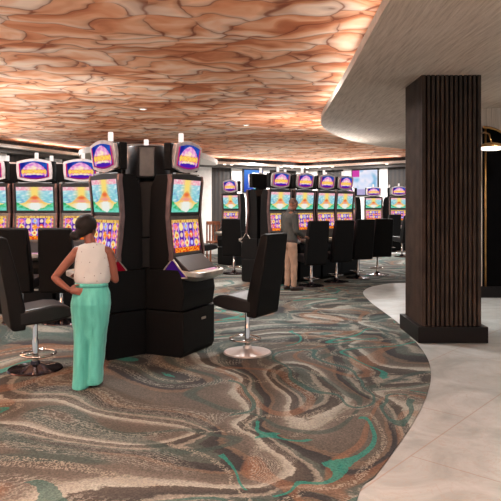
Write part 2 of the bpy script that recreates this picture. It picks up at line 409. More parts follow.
# ------------------------------------------------------------------ slot machine
W = .70
def hw_screen(w, u0, z0, u1, z1, off=.006):
    def pl(a, b):
        return ((a-.5)*w, -(u0+(u1-u0)*b+off), z0+(z1-z0)*b)
    return pl
def make_machine():
    t = thing('slot_machine', '', 'slot machine')
    bm = bmesh.new()
    prism_u(bm, [(0, .0), (0, .495), (.49, .495), (.49, .06), (.46, .0)], -W/2, W/2)
    o = obj('lower_cabinet', bm, M['black'], t, bevel=.008)
    bm = bmesh.new(); box(bm, .04, .13, -.5, -.488, .36, .385)
    obj('latch', bm, M['silver'], o)
    bm = bmesh.new()
    prism_u(bm, [(0, .505), (0, .95), (.42, .95), (.47, .86), (.50, .70), (.47, .505)], -W/2, W/2)
    obj('upper_cabinet', bm, M['black'], t, bevel=.008)
    # monitor tower, concave front
    bm = bmesh.new()
    prism_u(bm, [(.03, .95), (.03, 1.45), (.05, 1.86), (.12, 2.0), (.30, 2.0), (.315, 1.93), (.285, 1.54), (.33, 1.10), (.42, .95)], -W/2+.03, W/2-.03)
    obj('tower', bm, M['body'], t, bevel=.006)
    # angled console between deck and reel screen
    bm = bmesh.new()
    prism_u(bm, [(.33, 1.09), (.355, 1.09), (.53, .945), (.53, .92), (.33, .92)], -.30, .30)
    obj('console', bm, M['bezel'], t, bevel=.006)
    # upper bezel with arched top
    bm = bmesh.new()
    def bez(z0, z1, u0, u1, w, th, arch):
        n = 14
        pts = [(-w/2, 0), (w/2, 0)] + [(w/2-w*k/n, 1+arch*math.sin(PI*k/n)) for k in range(n+1)]
        front = [bm.verts.new((x, -(u0+(u1-u0)*b+th), z0+(z1-z0)*b)) for x, b in pts]
        back = [bm.verts.new((x, -(u0+(u1-u0)*b-.03), z0+(z1-z0)*b)) for x, b in pts]
        bm.faces.new(front); bm.faces.new(back[::-1]); m = len(pts)
        for k in range(m): bm.faces.new((front[k], front[(k+1) % m], back[(k+1) % m], back[k]))
    bez(1.545, 1.985, .29, .335, .66, .0, .07)
    o = obj('upper_bezel', bm, M['bezel'], t, bevel=.005)
    s = picture('upper_screen', pic_upper, 60, 44, hw_screen(.585, .2935, 1.58, .3305, 1.945), t)
    bm = bmesh.new(); bez(1.095, 1.54, .335, .29, .66, .0, 0)
    obj('reel_bezel', bm, M['bezel_light'], t, bevel=.005)
    picture('reel_screen', pic_reel, 75, 48, hw_screen(.585, .331, 1.13, .2935, 1.495), t)
    # button deck
    bm = bmesh.new()
    n = 12; w = .66
    outline = [(-w/2, .36), (w/2, .36)]
    for k in range(n+1):
        a = PI*k/n; ca, sa = math.cos(a), math.sin(a)
        outline.append((w/2*(abs(ca)**.45)*(1 if ca > 0 else -1), .50+.18*(abs(sa)**.6)))
    zt = lambda u: .955-(u-.36)*.10
    top = [bm.verts.new((x, -u, zt(u))) for x, u in outline]
    mid = [bm.verts.new((x*1.0, -u, zt(u)-.05)) for x, u in outline]
    bot = [bm.verts.new((x*.86, -(.36+(u-.36)*.72), zt(u)-.10)) for x, u in outline]
    m = len(outline)
    bm.faces.new(top); bm.faces.new(bot[::-1])
    for A, B in ((top, mid), (mid, bot)):
        for k in range(m): bm.faces.new((A[k], A[(k+1) % m], B[(k+1) % m], B[k]))
    d = obj('button_deck', bm, M['silver'], t, bevel=.006)
    def deckpic(u, v): return mixc(mixc((250, 200, 120), (214, 120, 220), u), (255, 236, 220), .4+nz(u*9, v*3, 1))
    picture('deck_glow_panel', deckpic, 16, 6, lambda a, b: ((a-.5)*.46, -(.55+.06*b), zt(.55+.06*b)+.004), d)  # added emissive panel, glows in the pink and yellow the deck reflects
    bm = bmesh.new(); lathe(bm, [(.032, 0), (.032, .018), (.026, .024), (0, .024)], 20, (.22, -.60, zt(.60)))
    obj('spin_button', bm, M['chrome'], d, smooth='auto')
    # bronze side strips that flow down the tower and flare into a loop with a lit panel
    for sx in (-1, 1):
        x = sx*(W/2-.012)
        bm = bmesh.new()
        path = [(.335, 2.0), (.345, 1.93), (.325, 1.75), (.312, 1.54), (.335, 1.3), (.36, 1.12), (.355, 1.05)]
        pr = path + [(u-.055, z) for u, z in path[::-1]]
        prism_u(bm, pr, x-.016, x+.016)
        obj('side_strip', bm, M['bronze'], t, bevel=.006)
        tri = [(.345, 1.075), (.25, .965), (.205, .90), (.215, .865), (.27, .85), (.53, .875), (.44, .965)]
        bm = bmesh.new(); tube(bm, [(x, -u, z) for u, z in tri], .011, 8, True)
        lo = obj('light_loop', bm, M['silver'], t, smooth=True)
        bm = bmesh.new(); prism_u(bm, tri, x-.004, x+.008)
        obj('lit_panel', bm, M['red'], lo)
    # topper
    bm = bmesh.new(); box(bm, -.12, .12, -.28, -.18, 1.99, 2.06); obj('neck', bm, M['body'], t)
    bm = bmesh.new(); box(bm, -.30, .30, -.295, -.20, 2.05, 2.35); obj('topper_housing', bm, M['black'], t, bevel=.012)
    bm = bmesh.new()
    def barrel(w, h, n=16, bow=.045, side=.012):
        pts = []
        for k in range(n+1):
            a = k/n; pts.append((-w/2+w*a, h/2-bow+bow*math.sin(PI*a)))
        for k in range(1, 6): pts.append((w/2+side*math.sin(PI*k/6), (h/2-bow)*(1-2*k/6)))
        for k in range(n+1):
            a = k/n; pts.append((w/2-w*a, -h/2+bow-bow*math.sin(PI*a)))
        for k in range(1, 6): pts.append((-w/2-side*math.sin(PI*k/6), -(h/2-bow)*(1-2*k/6)))
        return pts
    zc = 2.205; tilt = .06
    def pt(x, z, u): return (x, -(u+tilt*z/.18*.5), zc+z)
    f = [bm.verts.new(pt(x, z, .345)) for x, z in barrel(.535, .35)]
    g = [bm.verts.new(pt(x*1.02, z*1.02, .335)) for x, z in barrel(.535, .35)]
    h = [bm.verts.new(pt(x*.97, z*.95, .285)) for x, z in barrel(.535, .35)]
    bm.faces.new(f); bm.faces.new(h[::-1]); m = len(f)
    for A, B in ((f, g), (g, h)):
        for k in range(m): bm.faces.new((A[k], A[(k+1) % m], B[(k+1) % m], B[k]))
    s = obj('sign_frame', bm, M['sign_frame'], t, smooth='auto')
    def signpl(a, b):
        w, bow = .47, .035; h = .275
        x = (a-.5)*w; hh = h/2-bow+bow*math.sin(PI*a)
        return pt(x, (b*2-1)*hh, .352)
    picture('sign_screen', pic_sign, 60, 34, signpl, s)
    bm = bmesh.new(); box(bm, -.26, .26, -.335, -.30, 2.005, 2.018); obj('visor', bm, M['chrome'], t)
    # service candle
    bm = bmesh.new(); lathe(bm, [(.038, 2.355), (.038, 2.38), (.03, 2.38)], 20, (0, -.245, 0)); cb = obj('candle_base', bm, M['chrome'], t, smooth='auto')
    bm = bmesh.new(); lathe(bm, [(.03, 2.38), (.03, 2.475), (.026, 2.485), (0, 2.487)], 20, (0, -.245, 0)); obj('candle_lamp', bm, M['white_glass'], cb, smooth='auto')
    return t

proto = make_machine()
proto_used = []
def machine(x, y, az, label, group=None, glow=None):
    rz = R(az+90)
    if not proto_used:
        o = proto; proto_used.append(1); o.location = (x, y, 0); o.rotation_euler = (0, 0, rz); o['label'] = label
        if group: o['group'] = group
    else: o = dup(proto, (x, y, 0), rz, label, group)
    if glow:
        for lo in o.children:
            if lo.name.startswith('light_loop'):
                for pn in lo.children:
                    pn.data = pn.data.copy(); pn.data.materials[0] = M[glow]
    return o

def polar(az, r=1): return (r*math.cos(R(az)), r*math.sin(R(az)))
# near pod of three
PC = (-1.165, 7.11); azs = (-143, -23, 97)
rb = W/(2*math.sqrt(3))
labs = ['large near slot machine of the three-sided pod, facing left behind the standing woman',
        'large near slot machine with purple side light, facing the empty chair on the right',
        'slot machine on the hidden far side of the near three-sided pod']
for (x, y, az), lb, gl in zip(((-1.395, 6.94, -139), (-1.02, 7.0, -25), (-1.27, 7.29, 99)), labs, (None, 'purple', None)):
    machine(x, y, az, lb, 'machines of the near pod', gl)
PC = (-1.205, 7.06)
hub = thing('pod_hub', 'grey drum-topped black core joining the near three-sided pod of slot machines', 'machine pod core', (PC[0], PC[1], 0))
bm = bmesh.new(); prism_z(bm, [(.035, -.375), (.315, .235), (-.415, .115)], 0, .95); prism_z(bm, [(.03, -.26), (.21, .17), (-.28, .09)], .95, 1.8)
obj('core', bm, M['black'], hub)
bm = bmesh.new()
lathe(bm, [(0, 1.97), (.24, 1.97), (.25, 1.985), (.25, 2.325), (.24, 2.34), (0, 2.34)], 36); obj('drum', bm, M['hub'], hub, smooth='auto')
bm = bmesh.new(); lathe(bm, [(.12, 1.80), (.12, 1.97)], 20); obj('drum_neck', bm, M['black'], hub, smooth='auto')
for az in (-83, 37, 157):
    bm = bmesh.new()
    def rp(a, r, tx):   # radial/tangential
        d = polar(a, r); q = polar(a+90, tx); return (d[0]+q[0], d[1]+q[1])
    prism_z(bm, [rp(az, .295, -.085), rp(az, .325, -.085), rp(az, .325, .085), rp(az, .295, .085)], 1.30, 1.92)
    prism_z(bm, [rp(az, .305, -.075), rp(az, .335, -.075), rp(az, .335, .075), rp(az, .305, .075)], .96, 1.29)
    obj('filler_panel', bm, M['body'], hub, bevel=.006)
    bm = bmesh.new(); prism_z(bm, [rp(az, .23, -.085), rp(az, .262, -.08), rp(az, .262, .08), rp(az, .23, .085)], 1.99, 2.32)
    obj('drum_panel', bm, M['hub_light'], hub, bevel=.004)

# left row facing the camera
LX = -3.34
for k, (lb) in enumerate(['slot machine at the left picture edge, leftmost of the left row', 'slot machine in the middle of the left row, behind two black chair backs',
                          'slot machine of the left row right behind the woman\'s head']):
    machine(LX+.72*(k-1), 9.62+.03*k, -93, lb, 'machines of the left row')
    machine(LX+.72*(k-1)+.02, 9.70+.03*k, 87, ['hidden slot machine back to back with the left edge machine', 'hidden slot machine back to back with the middle machine of the left row', 'hidden slot machine back to back with the machine behind the woman\'s head'][k], 'far side of the left row')

# diagonal bank on the right
rr = [(.685, 12.7), (1.255, 13.27), (1.81, 13.85), (2.33, 14.40)]
rl = ['nearest slot machine of the diagonal right bank, beside the standing man', 'second slot machine of the diagonal right bank, behind the man\'s shoulder',
      'third slot machine of the diagonal right bank', 'fourth and farthest slot machine of the diagonal right bank']
for i, ((x, y), lb) in enumerate(zip(rr, rl)):
    d = polar(-46, -.39)
    machine(x+d[0], y+d[1], -46, lb, 'machines of the diagonal right bank')
    d2 = polar(-46, -.42)
    machine(x+d2[0], y+d2[1], 134, ['dark machine side seen behind the nearest machine of the right bank', 'slot machine hidden behind the second machine of the right bank',
            'slot machine hidden behind the third machine of the right bank', 'slot machine hidden behind the fourth machine of the right bank'][i], 'far side of the diagonal right bank', 'black' if i == 0 else None)
# distant machines
def front_at(px, Y, az, lb, g=None, gl=None):
    X = at(px, Y); d = polar(az, -.3); machine(X+d[0], Y+d[1], az, lb, g, gl)
front_at(231, 16.8, -134, 'distant slot machine with lit face behind a lone black chair', None, 'black')
FP = (at(370, 23.8), 23.8)
for az, lb in ((-92, 'far slot machine straight below the pastel wall television'), (-164, 'far slot machine turned left beside the one below the pastel television'),
               (-20, 'far slot machine turned right beside the one below the pastel television')):
    d = polar(az, .44); machine(FP[0]+d[0]*1.15, FP[1]+d[1]*1.15, az, lb, 'far pod of machines')
front_at(399, 22.2, -95, 'far slot machine just left of the slatted column')

# ------------------------------------------------------------------ chairs
def rounded_slab(bm, prof, x0, x1): prism_u(bm, prof, x0, x1)
def make_chair():
    t = thing('casino_chair', '', 'chair')
    bm = bmesh.new()
    seat = [(-.20, .49), (-.20, .63), (-.05, .65), (.12, .67), (.23, .66), (.305, .63), (.325, .585), (.30, .54), (.12, .505)]
    prism_u(bm, seat, -.235, .235)
    obj('seat', bm, M['leather_seat'], t, smooth='auto', bevel=.022, seg=3)
    bm = bmesh.new()
    back = [(-.13, .45), (-.135, .66), (-.21, 1.0), (-.30, 1.34), (-.355, 1.355), (-.40, 1.345), (-.36, 1.05), (-.305, .75), (-.27, .47), (-.24, .445)]
    prism_u(bm, back, -.235, .235)
    # gentle inward narrowing of the top and hollow of the front face
    for v in bm.verts:
        k = max(0, (v.co.z-.9)/.47); v.co.x *= 1-.06*k
    obj('backrest', bm, M['leather'], t, smooth='auto', bevel=.022, seg=3)
    bm = bmesh.new(); lathe(bm, [(0, .0), (.255, .0), (.27, .008), (.26, .02), (.12, .035), (.05, .06), (.042, .09), (0, .09)], 48)
    obj('base', bm, M['base_metal'], t, smooth='auto')
    bm = bmesh.new(); lathe(bm, [(0, .06), (.03, .06), (.03, .30), (.024, .31), (.024, .51), (0, .51)], 24)
    obj('pole', bm, M['chrome'], t, smooth='auto')
    bm = bmesh.new(); tube(bm, [(.17*math.cos(a*PI/16), -.03+.17*math.sin(a*PI/16), .16) for a in range(32)], .011, 8, True)
    tube(bm, [(0, .03, .17), (0, .14, .16)], .01, 8)
    obj('footrest', bm, M['chrome'], t, smooth=True)
    bm = bmesh.new(); box(bm, -.11, .11, -.12, .12, .485, .52); obj('seat_plate', bm, M['black'], t)
    return t
cproto = make_chair(); cu = []
def chair(x, y, az, lb, g=None, base='dark'):
    base = M['base_dark'] if base == 'dark' else base
    rz = R(az+90)
    if not cu:
        cu.append(1); o = cproto; o.location = (x, y, 0); o.rotation_euler = (0, 0, rz); o['label'] = lb
        if g: o['group'] = g
    else: o = dup(cproto, (x, y, 0), rz, lb, g)
    if base:
        for c in o.children:
            if c.name.startswith('base'): c.data = c.data.copy(); c.data.materials[0] = base
    return o
FL = .012
chair(-.035, 6.73, 148, 'black leather swivel chair on round polished base right of the near machine pod', base=None)
chair(-2.17, 6.05, 31, 'black leather swivel chair on dark round base left of the woman', base=M['base_dark'])
chair(-3.24, 8.50, 88, 'black high-back chair at the left edge in front of the left row')
chair(-2.68, 8.50, 94, 'black high-back chair in front of the left row, just left of the woman')
cr = [(1.25, 12.36), (1.86, 13.02), (2.45, 13.7), (3.04, 14.36)]
cl = ['black chair directly right of the standing man', 'second black chair rightwards from the standing man',
      'third black chair rightwards from the standing man', 'fourth black chair rightwards from the man, nearest the column']
for (x, y), lb, rot in zip(cr, cl, (110, 112, 108, 104)):
    chair(x, y, rot, lb, 'chairs at the diagonal right bank')
chair(at(234, 14.6), 14.6, 80, 'lone black chair in the middle distance in front of the distant lit machine')
chair(at(203, 15.6), 15.6, 30, 'black chair partly hidden behind the right screen of the near pod')
chair(at(402, 19.5), 19.5, 120, 'distant black chair showing just left of the slatted column')
chair(at(391, 21.6), 21.6, 100, 'small distant black chair in front of the far machines')
# small brown wooden chair far behind
t = thing('wooden_chair', 'small brown wooden chair far behind the near pod, beside the partly hidden black chair', 'chair', (at(215, 17.5), 17.5, 0), R(20))
bm = bmesh.new(); box(bm, -.22, .22, -.22, .22, .58, .63); obj('seat', bm, M['wood_brown'], t, bevel=.01)
for sx in (-1, 1):
    for sy in (-1, 1):
        bm = bmesh.new(); box(bm, sx*.19-.02, sx*.19+.02, sy*.19-.02, sy*.19+.02, 0, .58 if sy < 0 else 1.16); obj('leg', bm, M['wood_brown'], t)
bm = bmesh.new()
for x in (-.10, 0, .10): box(bm, x-.025, x+.025, .18, .2, .63, 1.12)
box(bm, -.2, .2, .17, .21, 1.1, 1.2); obj('backrest', bm, M['wood_brown'], t)

# ------------------------------------------------------------------ room
def bez_pts(pts, n=10):
    """Catmull-Rom through pts"""
    out = []
    P = [Vector(p) for p in pts]
    for i in range(len(P)-1):
        p0 = P[max(i-1, 0)]; p1 = P[i]; p2 = P[i+1]; p3 = P[min(i+2, len(P)-1)]
        for k in range(n):
            s = k/n
            out.append(.5*((2*p1)+(-p0+p2)*s+(2*p0-5*p1+4*p2-p3)*s*s+(-p0+3*p1-3*p2+p3)*s**3))
    out.append(P[-1]); return [(p.x, p.y) for p in out]
def floor_pt(px, py):
    Y = CAMH*F/(py-HY); return (at(px, Y), Y)
bm = bmesh.new(); box(bm, -10, 10, -3, 30, -.1, 0)
struct('floor', bm, M['tile'])
cb = [floor_pt(*p) for p in [(357, 501), (376, 476), (398, 446), (415, 420), (427, 395), (431, 375), (427, 358), (414, 340), (398, 323), (382, 311), (369, 301), (363, 293), (368, 288), (380, 285), (400, 283)]]
cb = [(-.3, .2), (.28, 2.0)] + cb + [(4.6, 12.8), (8, 13.6)]
pts = bez_pts(cb, 6) + [(9.2, 14), (9.2, 20.6), (-9, 20.6), (-9, -3), (-.9, -3)]
bm = bmesh.new()
vs = [bm.verts.new((x, y, .006)) for x, y in pts]; vb = [bm.verts.new((x, y, .001)) for x, y in pts]
bm.faces.new(vs)
for i in range(len(vs)): bm.faces.new((vs[i], vb[i], vb[(i+1) % len(vs)], vs[(i+1) % len(vs)]))
bmesh.ops.triangulate(bm, faces=[f for f in bm.faces if len(f.verts) > 4])
o = struct('floor_carpet', bm, M['carpet']); o['label'] = 'swirled brown, cream and teal patterned carpet with a curved edge'; o['category'] = 'carpet'

ZC = 3.60
bm = bmesh.new(); prism_z(bm, [(-10, -3), (2.4, -3), (2.4, 13), (9.6, 13), (9.6, 30), (-10, 30)], ZC, ZC+.1)
bmesh.ops.triangulate(bm, faces=[f for f in bm.faces if len(f.verts) > 4])
struct('ceiling', bm, M['mural'])
# lower combed plaster ceiling
def ceil_pt(px, py, z=3.24):
    Y = (z-CAMH)*F/(HY-py); return (at(px, Y), Y)
ce = [(1.02, -3), (1.05, 1.5), (1.07, 3.2), ceil_pt(390, 0), ceil_pt(370, 35), ceil_pt(346, 78), ceil_pt(330, 104), ceil_pt(322, 118), ceil_pt(322, 126), ceil_pt(333, 134), ceil_pt(352, 141), ceil_pt(378, 146), ceil_pt(404, 149)]
cp = bez_pts(ce, 6) + [(6.0, 17.4), (6.0, 11.6), (3.9, 11.6), (3.35, 10.9), (3.05, 7.9), (3.12, 7.45), (4.4, 6.6), (9.5, 5.2), (9.5, -3)]
bm = bmesh.new(); prism_z(bm, cp, 3.24, 3.34)
bmesh.ops.triangulate(bm, faces=[f for f in bm.faces if len(f.verts) > 4])
struct('ceiling_lower', bm, M['cream'])
bm = bmesh.new(); box(bm, 2.7, 9.8, 4.5, 10.86, 3.42, 3.5); struct('ceiling_raised', bm, M['cream'])

def wall(name, p, q, z0=0, z1=ZC, mat=None, th=.12):
    p = Vector(p); q = Vector(q); d = (q-p); L = d.length; d.normalize(); nrm = Vector((-d.y, d.x))
    bm = bmesh.new(); uv = bm.loops.layers.uv.new('UVMap')
    prism_z(bm, [p, q, q+nrm*th, p+nrm*th], z0, z1)
    for f in bm.faces:
        for l in f.loops:
            co = Vector(l.vert.co.xy); l[uv].uv = ((co-p).dot(d), l.vert.co.z)
    return struct(name, bm, mat or M['wall'])
P = [(-9.0, 14.0), (-7.4, 17.7), (-5.9, 21.2), (-1.5, 24.4), (2.45, 27.2), (6.2, 23.9), (9.4, 21.0)]
names = ['wall_left_front', 'wall_left', 'wall_back_left', 'wall_back', 'wall_back_right', 'wall_right_far']
for i in range(6): wall(names[i], P[i], P[i+1])

def on_seg(px, a, b):
    """parameter point on the plan segment a-b seen at pixel column px"""
    k = (px-250.5)/F; ax, ay = a; bx, by = b
    s = (k*ay-ax)/((bx-ax)-k*(by-ay)); return Vector((ax+s*(bx-ax), ay+s*(by-ay)))
def panel(name, seg, px0, px1, y0, y1, mat, th=.04, off=.0, label=None, cat=None, group=None):
    a, b = Vector(P[seg]), Vector(P[seg+1])
    p = on_seg(px0, a, b); q = on_seg(px1, a, b); d = (b-a).normalized(); n = Vector((d.y, -d.x))
    p = p+n*off; q = q+n*off
    Y = (p.y+q.y)/2; z1 = CAMH+(HY-y0)*Y/F; z0 = max(0.02, CAMH+(HY-y1)*Y/F)
    bm = bmesh.new(); prism_z(bm, [p+n*th, q+n*th, q, p], z0, z1)
    o = obj(name, bm, mat)
    if label: tag(o, label, cat, group)
    return o, p, q, n, z0, z1
wp = [('white wall panel at the far left edge', 1, -8, 5.5, 152, 262), ('white wall panel between the signs of the left row', 1, 45, 61, 153, 262),
      ('tall white wall panel right of the near pod', 2, 190, 211, 161, 246), ('pale wall panel behind the blue television', 3, 231, 269, 164, 240),
      ('small pale wall panel left of the far corner', 3, 296, 302, 168, 230), ('small pale wall panel right of the far corner', 4, 307, 318, 167, 230),
      ('bright white wall panel behind the pastel television', 4, 344, 388, 164, 236)]
for lb, s, a, b, y0, y1 in wp:
    panel('wall_panel', s, a, b, y0, y1, M['white_panel'], .05, 0, lb, 'wall panel')
panel('wall_panel', 2, 84, 120, 150, 240, M['tan'], .05, 0, 'tan wall panel showing between the left row and the near pod', 'wall panel')
for lb, s, a, b, y0, y1, fn in [('blue-lit wall television on the back wall', 3, 241.5, 261.5, 169, 193, pic_tv_blue),
                                ('large pastel wall television on a white panel near the column', 4, 353, 380, 169, 196, pic_tv_pastel)]:
    o, p, q, n, z0, z1 = panel('television', s, a, b, y0, y1, M['tvframe'], .07, .055, lb, 'television')
    d = (q-p).normalized()
    fr = .05
    pp = p+n*.075+d*fr; qq = q+n*.075-d*fr
    picture('screen', fn, 40, 24, lambda u, v, pp=pp, qq=qq, z0=z0, z1=z1: (pp.x+(qq.x-pp.x)*u, pp.y+(qq.y-pp.y)*u, z0+fr+(z1-z0-2*fr)*v), o)

# perimeter cove ledge: white upper band with dark lower band
def offset(poly, d):
    out = []
    V = [Vector(p) for p in poly]
    for i, p in enumerate(V):
        a = (V[i]-V[i-1]).normalized() if i > 0 else (V[1]-V[0]).normalized()
        b = (V[i+1]-V[i]).normalized() if i < len(V)-1 else a
        n = Vector((a.y, -a.x))+Vector((b.y, -b.x)); n.normalize()
        out.append(tuple(p+n*d))
    return out
def ledge(name, poly, d, z0, z1, mat):
    inner = offset(poly, d)
    bm = bmesh.new()
    n = len(poly)
    g = [[bm.verts.new((x, y, z)) for x, y in pl] for pl in (poly, inner) for z in (z0, z1)]
    ob, ot, ib, it = g
    for i in range(n-1):
        for A, B in ((ob, ib), (ib, it), (it, ot), (ot, ob)):
            bm.faces.new((A[i], A[i+1], B[i+1], B[i]))
    return struct(name, bm, mat)
ledge('trim_1', P, .55, 3.34, 3.43, M['ledge'])
ledge('trim_2', P, .30, 3.21, 3.335, M['ledge_dark'])
# rounded white soffit drop behind the near pod
sof = bez_pts([(-5.9, 21.2), (-5.75, 20.1), (-5.2, 18.7), (-4.3, 17.8), (-3.3, 17.45), (-2.5, 17.9), (-1.85, 19.4), (-1.45, 21.6), (-1.3, 23.6)], 6)
bm = bmesh.new(); prism_z(bm, sof+[(-1.5, 24.4)], 3.28, 3.46)
bmesh.ops.triangulate(bm, faces=[f for f in bm.faces if len(f.verts) > 4])
struct('trim_3', bm, M['ledge'])
# small downlights under the perimeter ledge
k = 0
for s, pxs in ((3, (219, 226, 275, 286, 296)), (4, (313, 325, 338, 392))):
    for px in pxs:
        p = on_seg(px, P[s], P[s+1]); d = (Vector(P[s+1])-Vector(P[s])).normalized(); n = Vector((d.y, -d.x)); c = p+n*.43
        bm = bmesh.new(); lathe(bm, [(0, 3.31), (.055, 3.31), (.065, 3.345), (0, 3.345)], 16, (c.x, c.y, 0))
        tag(obj('spotlight', bm, M['lamp']), 'small glowing round spotlight under the ledge of the back wall', 'spotlight', 'spotlights under the perimeter ledge')

# ceiling downlights on the mural
def downlight(x, y, z, lb, r=.07, g='ceiling downlights'):
    t = thing('downlight', lb, 'ceiling light', (x, y, z), 0, g)
    bm = bmesh.new(); lathe(bm, [(r*.82, -.002), (r*.86, -.014), (r*1.15, -.01), (r*1.2, 0)], 24); obj('trim_ring', bm, M['ledge'], t, smooth='auto')
    bm = bmesh.new(); lathe(bm, [(0, -.006), (r*.84, -.006), (r*.84, 0), (0, 0)], 24); obj('lens', bm, M['lamp'], t, smooth='auto')
for px, py, lb in ((143, 109, 'small round downlight in the mural ceiling above the near pod'), (246, 125, 'small round downlight in the mural ceiling farther back toward the centre')):
    Y = (ZC-CAMH)*F/(HY-py); downlight(at(px, Y), Y, ZC, lb)

# column
cx0, cx1, cy0, cy1 = 2.078, 2.80, 7.27, 8.06
col = thing('column', 'square dark brown vertically slatted column on a black plinth', 'column', ((cx0+cx1)/2, (cy0+cy1)/2, 0)); 
hx = (cx1-cx0)/2; hy = (cy1-cy0)/2
bm = bmesh.new(); box(bm, -hx+.045, hx-.045, -hy+.045, hy-.045, .18, 3.24, 1)
ns = 13; pitch = 2*hx/ns; pity = 2*hy/14
for k in range(14):
    c = -hx+pitch*(k+.5); w = .0155
    for s in (-1, 1):
        if k < 13: box(bm, c-w, c+w, min(s*(hy-.045), s*hy), max(s*(hy-.045), s*hy), .18, 3.238)
        e = -hy+pity*(k+.5)
        box(bm, min(s*(hx-.045), s*hx), max(s*(hx-.045), s*hx), e-w, e+w, .18, 3.238)
obj('slatted_shaft', bm, [M['slat'], M['groove']], col)
bm = bmesh.new(); box(bm, -hx-.06, hx+.06, -hy-.06, hy+.06, 0, .195); obj('plinth', bm, M['plinth'], col, bevel=.006)

# arched dark doorway with brass rim on the right, and brass dome lamp
YW = 10.8
bm = bmesh.new(); box(bm, 3.7, 9.4, YW+.06, YW+.2, 0, 3.6); struct('wall_right', bm, M['cream'])
ax0 = at(483.5, YW); ax1 = ax0+.62; r = (ax1-ax0); acx = ax0; 
t = thing('arched_niche', 'tall dark arched niche with a brass rim at the right picture edge', 'niche', ((ax0+ax1)/2, YW+.035, 0))
o = t; hw = (ax1-ax0)/2
arc = [(-hw+0, 0)]; top = 3.07; spring = 2.45
prof = [(-hw, 0), (hw*1.0, 0)] + [(-hw+2*hw*math.cos(a*PI/2/10), spring+(top-spring)*math.sin(a*PI/2/10)) for a in range(11)]
bm = bmesh.new()
fr = [bm.verts.new((x, -.02, z)) for x, z in prof]; bk = [bm.verts.new((x, .02, z)) for x, z in prof]
bm.faces.new(fr); bm.faces.new(bk[::-1])
for i in range(len(fr)): bm.faces.new((fr[i], fr[(i+1) % len(fr)], bk[(i+1) % len(fr)], bk[i]))
obj('dark_panel', bm, M['groove'], t)
bm = bmesh.new(); tube(bm, [(x, -.03, z) for x, z in [(hw, .2)]+prof[2:]], .022, 8); tube(bm, [(-hw+.04, -.03, .2), (-hw+.04, -.03, top-.02)], .018, 8)
obj('brass_rim', bm, M['brass'], t, smooth=True)
bm = bmesh.new(); box(bm, -hw-.05, hw+.05, -.05, .02, 0, .2); obj('skirting', bm, M['plinth'], t)
lx = at(491.5, 10.3)
t = thing('dome_lamp', 'brass dome lamp glowing white underneath, in front of the dark arched niche', 'lamp', (lx, 10.3, 0))
bm = bmesh.new(); lathe(bm, [(0, 2.74), (.08, 2.735), (.17, 2.71), (.215, 2.675), (.22, 2.655)], 32); obj('dome', bm, M['brass'], t, smooth='auto')
bm = bmesh.new(); lathe(bm, [(0, 2.605), (.15, 2.612), (.205, 2.63), (.212, 2.655), (0, 2.655)], 32); obj('glass', bm, M['lamp'], t, smooth='auto')
bm = bmesh.new(); tube(bm, [(0, 0, 2.73), (0, .1, 2.9), (0, .3, 2.95), (0, .52, 2.95)], .012, 8); obj('arm', bm, M['brass'], t, smooth=True)

# ------------------------------------------------------------------ people
def ell(bm, c, r, rot=None, seg=20):
    mt = Matrix.Translation(Vector(c)) @ (rot or Matrix.Identity(4)) @ Matrix.Diagonal((*r, 1))
    bmesh.ops.create_uvsphere(bm, u_segments=seg, v_segments=seg//2+2, radius=1, matrix=mt)
def limb(bm, pts, rad, seg=14, sy=1):
    """rounded tapered chain"""
    pts = [Vector(p) for p in pts]
    for i in range(len(pts)-1):
        a, b = pts[i], pts[i+1]; ra, rb_ = rad[i], rad[i+1]
        d = (b-a); L = d.length; d.normalize(); n = max(2, int(L/(.5*min(ra, rb_)))+1); n = min(n, 14)
        tube(bm, [a+d*L*k/n for k in range(n+1)], [ra+(rb_-ra)*k/n for k in range(n+1)], seg)
    for p, r in zip(pts, rad): ell(bm, p, (r, r, r), None, 14)
def remesh(name, bm, mat, parent, vox, sm=4):
    o = obj(name, bm, mat, None)
    m = o.modifiers.new('r', 'REMESH'); m.mode = 'VOXEL'; m.voxel_size = vox; m.use_smooth_shade = True
    s = o.modifiers.new('s', 'SMOOTH'); s.iterations = sm; s.factor = .5
    dg = bpy.context.evaluated_depsgraph_get(); ev = o.evaluated_get(dg)
    me = bpy.data.meshes.new_from_object(ev); o.modifiers.clear(); o.data = me
    if not me.materials: me.materials.append(mat)
    me.polygons.foreach_set('use_smooth', [True]*len(me.polygons))
    if parent: o.parent = parent
    return o
